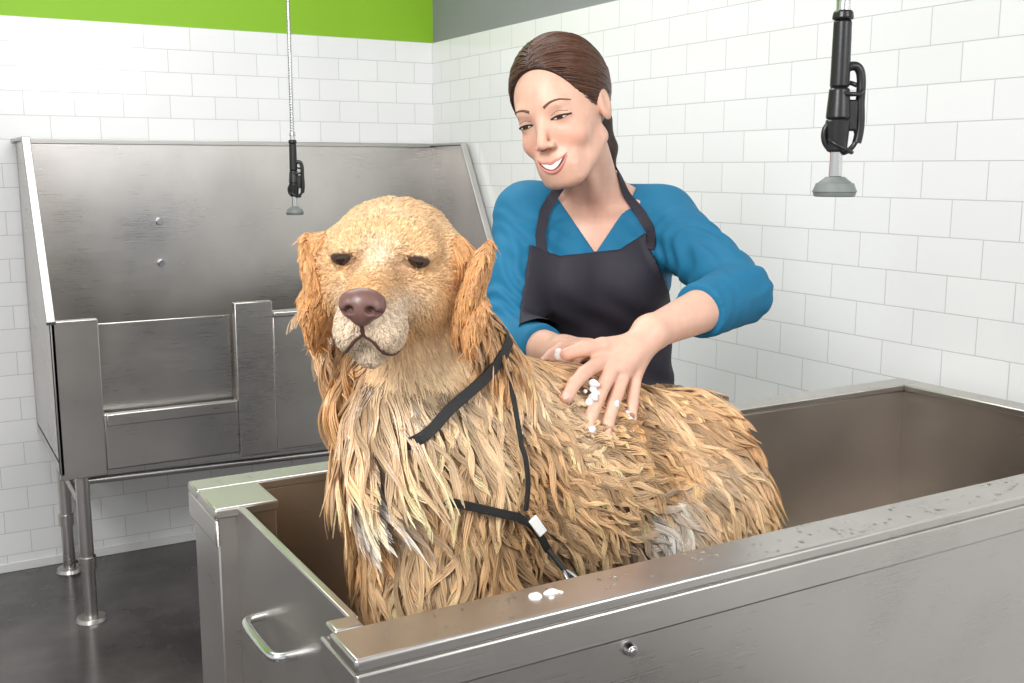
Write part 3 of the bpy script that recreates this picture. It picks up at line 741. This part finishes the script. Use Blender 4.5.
# ---- trousers & shoes
LG=Fd()
LG.u(el((.172,1.95,.87),(.150,.102,.10)),.03)
for a in(.10,.245):
    LG.u(rc((a,1.955,.84),(a,1.965,.48),.086,.062),.03); LG.u(rc((a,1.965,.48),(a,1.99,.07),.062,.05),.02)
V,Q=mesh_field(LG,(-.02,1.80,.02),(.36,2.1,.99),.007)
make_mesh('trousers',W(V),Q,simple('denim',(.03,.05,.10),.8,noise=.2,scale=80),WO)
SH=Fd()
for a in(.10,.245):
    SH.u(el((a-.005,1.945,.034),(.044,.115,.034)),.001); SH.u(rc((a,2.0,.04),(a,1.995,.10),.042,.042),.03)
SHc=lambda P:np.maximum(SH(P),.001-P[:,2]).astype(f32)
V,Q=mesh_field(SHc,(.03,1.8,-.02),(.31,2.1,.15),.005)
make_mesh('shoes',W(V),Q,simple('shoe_leather',(.02,.02,.02),.5),WO)
# ---- forearms and hands
def hand(A,wr,fing,thumb,rs=(.0090,.0083,.0076)):
    A.u(rc(wr,(np.array(fing[1][0])+np.array(fing[2][0]))/2,.020,.014),.02)
    for f in fing: A.u(rc(np.array(wr)*.75+np.array(f[0])*.25,f[0],.014,.0102),.010)
    for i,f in enumerate(fing):
        k=.9 if i==3 else 1
        G=Fd()
        G.u(rc(f[0],f[1],.0104*k,rs[0]*k),.003)
        G.u(rc(f[1],f[2],rs[0]*k,rs[1]*k),.003); G.u(rc(f[2],f[3],rs[1]*k,rs[2]*k),.003)
        A.u(G,.0030)
    G=Fd(); G.u(rc(thumb[0],thumb[1],.016,.0115),.006); G.u(rc(thumb[1],thumb[2],.0112,.0098),.004); G.u(rc(thumb[2],thumb[3],.0098,.0085),.004)
    A.u(G,.008)
AL=Fd(); AL.u(rc(elL+dL*.06,WR,.037,.0225),.02); hand(AL,WR,FING,THUMB)
def handcol(P,fing):
    c=np.tile(SK,(len(P),1))
    for f in fing:
        w=1.2-np.linalg.norm(P-np.array(f[3]),axis=1)/.014; c=mixc(c,np.array([.80,.40,.31]),w*.5)
        w=1.2-np.linalg.norm(P-np.array(f[1]),axis=1)/.012; c=mixc(c,np.array([.74,.37,.28]),w*.4)
        w=1.2-np.linalg.norm(P-np.array(f[0]),axis=1)/.012; c=mixc(c,np.array([.74,.37,.28]),w*.3)
    return c*(1+.05*vnoise(P,140,2)+.03*vnoise(P,420,5))[:,None]
V,Q=mesh_field(AL,(.04,1.24,.97),(.38,1.62,1.20),.0018)
make_mesh('left_forearm_and_hand',W(V),Q,M_skin,WO,handcol(V,FING+[THUMB]))
M_nail=simple('nail',(.80,.50,.42),.25)
for i,f in enumerate(FING):
    f2,f3=np.array(f[2]),np.array(f[3]); ax=nrm(f3-f2); out=nrm(np.array([-.3,-1,.6])-ax*np.dot([-.3,-1,.6],ax)); sd=np.cross(ax,out)
    NFd=Fd(); NFd.u(el(f3+out*.0052+ax*.001,(.0048,.0068,.0028),np.stack([sd,ax,out],1).astype(f32)),.001)
    V,Q=mesh_field(NFd,f3-.014,f3+.014,.0011); make_mesh('nail_%d'%(i+1),W(V),Q,M_nail,WO)
FR=[]
kn=np.array([.108,1.462,1.088])
for i,(o,a) in enumerate(zip((-.030,-.010,.010,.028),(.95,1.05,1,.8))):
    sd=np.array([.62,.45,-.1]); dr=nrm([-.62,-.72,-.02])
    m=kn+sd*o; FR.append([tuple(m),tuple(m+dr*.036*a+np.array([0,0,.004])),tuple(m+dr*.058*a+np.array([0,0,-.002])),tuple(m+dr*.076*a+np.array([0,0,-.010]))])
TR=[(.085,1.51,1.068),(.070,1.47,1.075),(.055,1.445,1.078),(.045,1.425,1.072)]
AR=Fd(); AR.u(rc(elR+dR*.06,wrR+np.array([0,0,.005]),.036,.0225),.02); hand(AR,wrR+np.array([0,0,.008]),FR,TR)
V,Q=mesh_field(AR,(-.05,1.33,1.0),(.2,1.72,1.13),.0022)
make_mesh('right_forearm_and_hand',W(V),Q,M_skin,WO,handcol(V,FR))
# ---- foam: clusters of fine bubbles on the fingers
M_foam=simple('soap_foam',(.93,.94,.95),.55,bump=.8,scale=400,dist=.002,sss=.2)
FO=Fd()
cl=[((.104,1.300,1.064),.010),((.101,1.292,1.052),.008),((.154,1.328,1.014),.009),((.152,1.320,1.000),.006),((.096,1.278,1.016),.006),((.122,1.300,1.010),.006),((.062,1.334,1.100),.006),((.132,1.312,1.040),.004)]
for c_,sp in cl:
    for j in range(7):
        q=rng.uniform(.0022,.0048)*(sp/.008)**.5
        FO.u(el(np.array(c_)+rng.normal(0,1,3)*sp*np.array([.42,.25,.55]),(q,q*.9,q)),.004)
V,Q=mesh_field(FO,(.03,1.24,.97),(.19,1.37,1.12),.0013)
make_mesh('soap_foam',W(V),Q,M_foam,WO)
FO=Fd()
for i in range(18):
    a=rng.normal(0,.5,2); q=rng.uniform(.25,.7); FO.u(el((.535+a[0]*.022,.862+a[1]*.008,.910),(.006*q,.005*q,.0018)),.004)
V,Q=mesh_field(FO,(.47,.825,.90),(.60,.89,.925),.0013)
make_mesh('soap_suds',V,Q,M_foam,T)
# water drops on the rims
Mw,nt,b=mat('water'); b.inputs['Base Color'].default_value=(1,1,1,1); b.inputs['Roughness'].default_value=.02; b.inputs['Transmission Weight'].default_value=1; b.inputs['IOR'].default_value=1.33
bm=bmesh.new()
for i in range(260):
    k=rng.random()
    if k<.7: p=(rng.uniform(.36,1.75),rng.uniform(.828,.883))
    elif k<.9: p=(rng.uniform(.34,1.75),rng.uniform(1.40,1.44))
    else: p=(rng.uniform(1.722,1.768),rng.uniform(.90,1.39))
    r=rng.uniform(.0010,.0030)*(1 if rng.random()<.85 else 1.4)
    g=bmesh.ops.create_icosphere(bm,subdivisions=2,radius=1)
    for v in g['verts']: v.co=Vector((p[0]+v.co.x*r*rng.uniform(.97,1.03),p[1]+v.co.y*r,RZ+max(-.1,v.co.z)*r*.45))
fin(bm,'water_drops',Mw,T,0,True)
# ---------------- lights
def area(name,loc,tgt,size,power,col=(1,1,1)):
    l=bpy.data.lights.new(name,'AREA'); l.shape='RECTANGLE'; l.size=size[0]; l.size_y=size[1]; l.energy=power; l.color=col
    o=bpy.data.objects.new(name,l); o.location=loc; o.rotation_euler=(Vector(tgt)-Vector(loc)).to_track_quat('-Z','Y').to_euler(); link(o); return o
area('key_light',(-1.1,.0,2.45),(1.0,1.3,1.0),(.9,.9),66)  # unseen key light, added for the soft light from upper left
area('fill_light',(1.2,-1.2,2.2),(.9,1.6,1.0),(1.0,.8),21)  # added fill light, stands for no lamp of the room
area('overhead_fill',(.6,2.4,2.72),(.6,2.4,0),(1.6,1.2),30)  # added area light overhead, no such ceiling fixture is known
w=bpy.data.worlds.new('World'); SC.world=w; w.use_nodes=True; w.node_tree.nodes['Background'].inputs[0].default_value=(.98,.985,1,1); w.node_tree.nodes['Background'].inputs[1].default_value=.78
# ---------------- camera
cam=bpy.data.cameras.new('camera');co=bpy.data.objects.new('camera',cam);link(co);SC.camera=co
cam.lens=36*1050.6/1024;co.location=(0,0,1.34);co.rotation_euler=(math.radians(90-9.404),0,math.radians(-30.09))
cam.clip_start=.02
